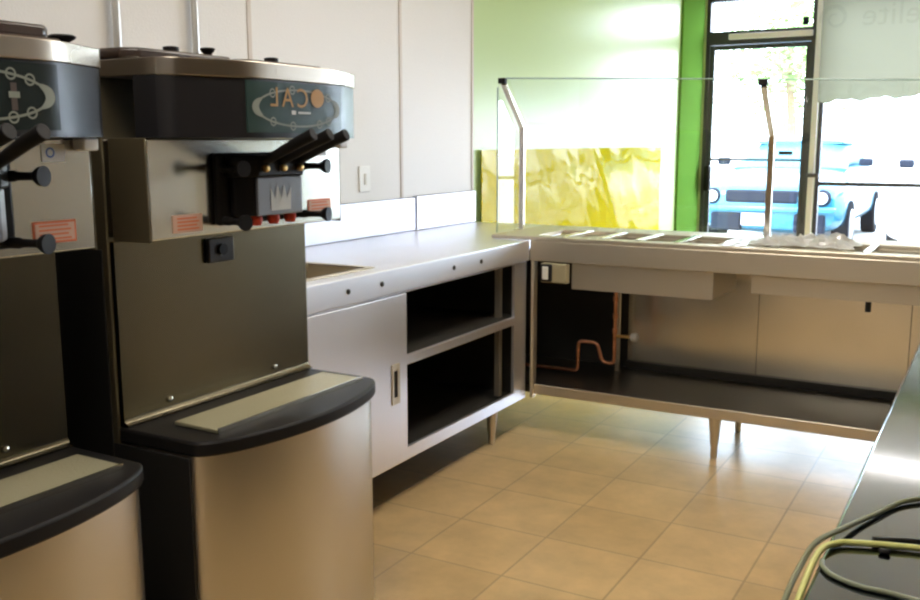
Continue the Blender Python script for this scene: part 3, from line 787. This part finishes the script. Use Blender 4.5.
def car(name, x, y, paint, label, rot=0.):
    c = thing(name, label, 'car', (x, y, -.10))
    def ring(yy, hw, z0, z1, n=40, e=4.5):
        r = []
        for k in range(n):
            a = 2 * PI * k / n; ca, sa = math.cos(a), math.sin(a)
            r.append((x + hw * math.copysign(abs(ca) ** (2 / e), ca), y + yy, -.10 + (z0 + z1) / 2 + (z1 - z0) / 2 * math.copysign(abs(sa) ** (2 / e), sa)))
        return r
    P = lambda n, bm, m, par=c, **k: obj(n, bm, m, par, **k)
    st = [(0, .70, .42, .72), (.05, .84, .30, .82), (.20, .90, .24, .90), (.7, .92, .22, .99), (1.45, .92, .22, 1.06), (3.4, .92, .22, 1.08), (4.3, .89, .26, 1.06), (4.6, .82, .34, .95)]
    P('body', ring_loft(bmesh.new(), [ring(*s) for s in st]), paint)
    cab = [(1.40, .78, 1.00, 1.06), (1.75, .74, 1.00, 1.22), (2.2, .68, 1.00, 1.42), (3.1, .66, 1.00, 1.45), (3.7, .70, 1.00, 1.28), (4.2, .74, 1.00, 1.07)]
    P('cabin_glass', ring_loft(bmesh.new(), [ring(*s, e=3.5) for s in cab]), M['carglass'])
    rf = [(2.12, .60, 1.38, 1.435), (2.3, .66, 1.36, 1.47), (3.1, .65, 1.38, 1.49), (3.35, .6, 1.36, 1.43)]
    P('roof', ring_loft(bmesh.new(), [ring(*s) for s in rf]), paint)
    trim = M['grille'] if paint == M['teal'] else M['alu_pale_lit']  # pale on the white car: overexposure painted into grille, intakes and lamps
    P('grille', box(x - .52, y - .022, .53, x + .40, y + .06, .70), M['grille'] if paint == M['teal'] else M['alu_pale_lit'], bevel=.03)
    P('bumper', box(x - .86, y - .05, .415, x + .86, y + .12, .50), paint, bevel=.03)
    P('air_intake', box(x - .70, y - .03, .16, x - .30, y + .10, .40), trim, bevel=.03)
    P('air_intake', box(x + .36, y - .03, .16, x + .74, y + .10, .40), trim, bevel=.03)
    P('number_plate', box(x - .29, y - .062, .24, x + .06, y - .032, .40), M['plate'], bevel=.004)
    for s in (-1, 1):
        bm = bmesh.new(); lathe(bm, (x + s * .69, y + .08, .61), (x + s * .69, y - .03, .61), [(0, .11), (.8, .105), (1, .08)], 24); hl = P('headlamp', bm, trim)
        bm = bmesh.new(); lathe(bm, (x + s * .69, y - .031, .61), (x + s * .69, y - .05, .61), [(0, .075), (.6, .07), (1, .04)], 24); P('lens', bm, M['lamp'], hl)
        P('side_mirror', box(x + s * .98 - .09, y + 1.62, .98, x + s * .98 + .09, y + 1.72, 1.09), M['grille'], bevel=.03)
        for yy in (.85, 3.65):
            bm = bmesh.new(); cyl(bm, (x + s * .74, y + yy, .225), (x + s * .945, y + yy, .225), .325, n=32); w = P('wheel', bm, M['tyre'], bevel=.02)
            bm = bmesh.new(); lathe(bm, (x + s * .9455, y + yy, .225), (x + s * .955, y + yy, .225), [(0, .21), (.7, .2), (1, .08)], 24); P('rim', bm, M['alloy'], w)
    c.rotation_euler.z = rot
    return c
car('parked_car', -.14, 12.7, M['teal'], 'teal car parked nose to the glass shop door')
car('parked_car', 2.22, 11.9, M['wcar'], 'white car parked outside the shop window beside the teal car', -.10)

def tree(x, y, h, r, n, label):
    t = thing('tree', label, 'tree', (x, y, -.1))
    bm = bmesh.new(); tube(bm, smooth_path([(x, y, -.1), (x + .1, y, h * .3), (x - .1, y + .1, h * .6), (x, y, h * .8)], 5), lambda s: .22 - .15 * s, 10); obj('trunk', bm, M['bark'], t)
    bm = bmesh.new()
    for _ in range(n):
        a = random.gauss(0, .42), random.gauss(0, .42), random.gauss(0, .36)
        c = Vector((x + a[0] * r, y + a[1] * r, h * .72 + a[2] * r))
        q = Vector((random.gauss(0, 1), random.gauss(0, 1), random.gauss(0, 1))).to_track_quat('Z', 'Y')
        s = random.uniform(.10, .22)
        bm.faces.new([bm.verts.new(c + q @ Vector(p)) for p in ((-s, 0, 0), (0, -s * .5, 0), (s, 0, 0), (0, s * .5, 0))])
    obj('crown', bm, M['leaf'], t)
tree(-4.4, 36, 6.2, 2.8, 1800, 'pale green tree seen through the top of the glass door')

# ------------------------------------------------------------------ light
wd = bpy.data.worlds.new('daylight'); SC.world = wd; wd.use_nodes = True
nt = wd.node_tree
for n in list(nt.nodes): nt.nodes.remove(n)
o = nt.nodes.new('ShaderNodeOutputWorld'); bg = nt.nodes.new('ShaderNodeBackground')
bg.inputs[0].default_value = (.74, .85, 1.0, 1); bg.inputs[1].default_value = 13.5
nt.links.new(bg.outputs[0], o.inputs[0])
sun = bpy.data.lights.new('sun', 'SUN'); sun.energy = 6.0; sun.angle = .02; sun.color = (1, .96, .9)
so = bpy.data.objects.new('sun', sun); COL.objects.link(so); so.rotation_euler = (math.radians(42), 0, math.radians(-25)); so.location = (0, -5, 12)
for (W, nm) in ((DOOR, 'door_portal'), (WIN1, 'window_portal'), (WIN2, 'window_portal')):
    L = bpy.data.lights.new(nm, 'AREA'); L.shape = 'RECTANGLE'; L.size = W[1] - W[0]; L.size_y = W[3] - W[2]
    L.cycles.is_portal = True
    lo = bpy.data.objects.new(nm, L); COL.objects.link(lo)
    lo.location = ((W[0] + W[1]) / 2, 9.115, (W[2] + W[3]) / 2); lo.rotation_euler = (-PI / 2, 0, 0)

# ------------------------------------------------------------------ camera
f, yaw, pitch, roll, cx, cz = 950.483, .518999315, .165059295, -.000956, 2.55259173, 1.32125361
fwd = Vector((-math.sin(yaw) * math.cos(pitch), math.cos(yaw) * math.cos(pitch), -math.sin(pitch)))
rgt = Vector((math.cos(yaw), math.sin(yaw), 0)); up = rgt.cross(fwd)
r_ = math.cos(roll) * rgt + math.sin(roll) * up; u_ = math.cos(roll) * up - math.sin(roll) * rgt
cam = bpy.data.cameras.new('camera'); cam.sensor_width = 36; cam.lens = f / 920 * 36; cam.clip_start = .02; cam.clip_end = 300
co = bpy.data.objects.new('camera', cam); COL.objects.link(co)
m = Matrix((r_, u_, -fwd)).transposed().to_4x4(); m.translation = Vector((cx, 0, cz)); co.matrix_world = m
SC.camera = co

SC.view_settings.view_transform = 'Standard'; SC.view_settings.look = 'None'
SC.view_settings.gamma = 1; SC.view_settings.use_curve_mapping = False; SC.view_settings.exposure = 0.16
SC.cycles.max_bounces = 10; SC.cycles.transparent_max_bounces = 24; SC.cycles.diffuse_bounces = 5; SC.cycles.glossy_bounces = 6
SC.cycles.use_denoising = True; SC.cycles.pixel_filter_type = 'BLACKMAN_HARRIS'; SC.cycles.filter_width = 2.4; SC.cycles.sample_clamp_indirect = 8; SC.cycles.caustics_reflective = False; SC.cycles.caustics_refractive = False
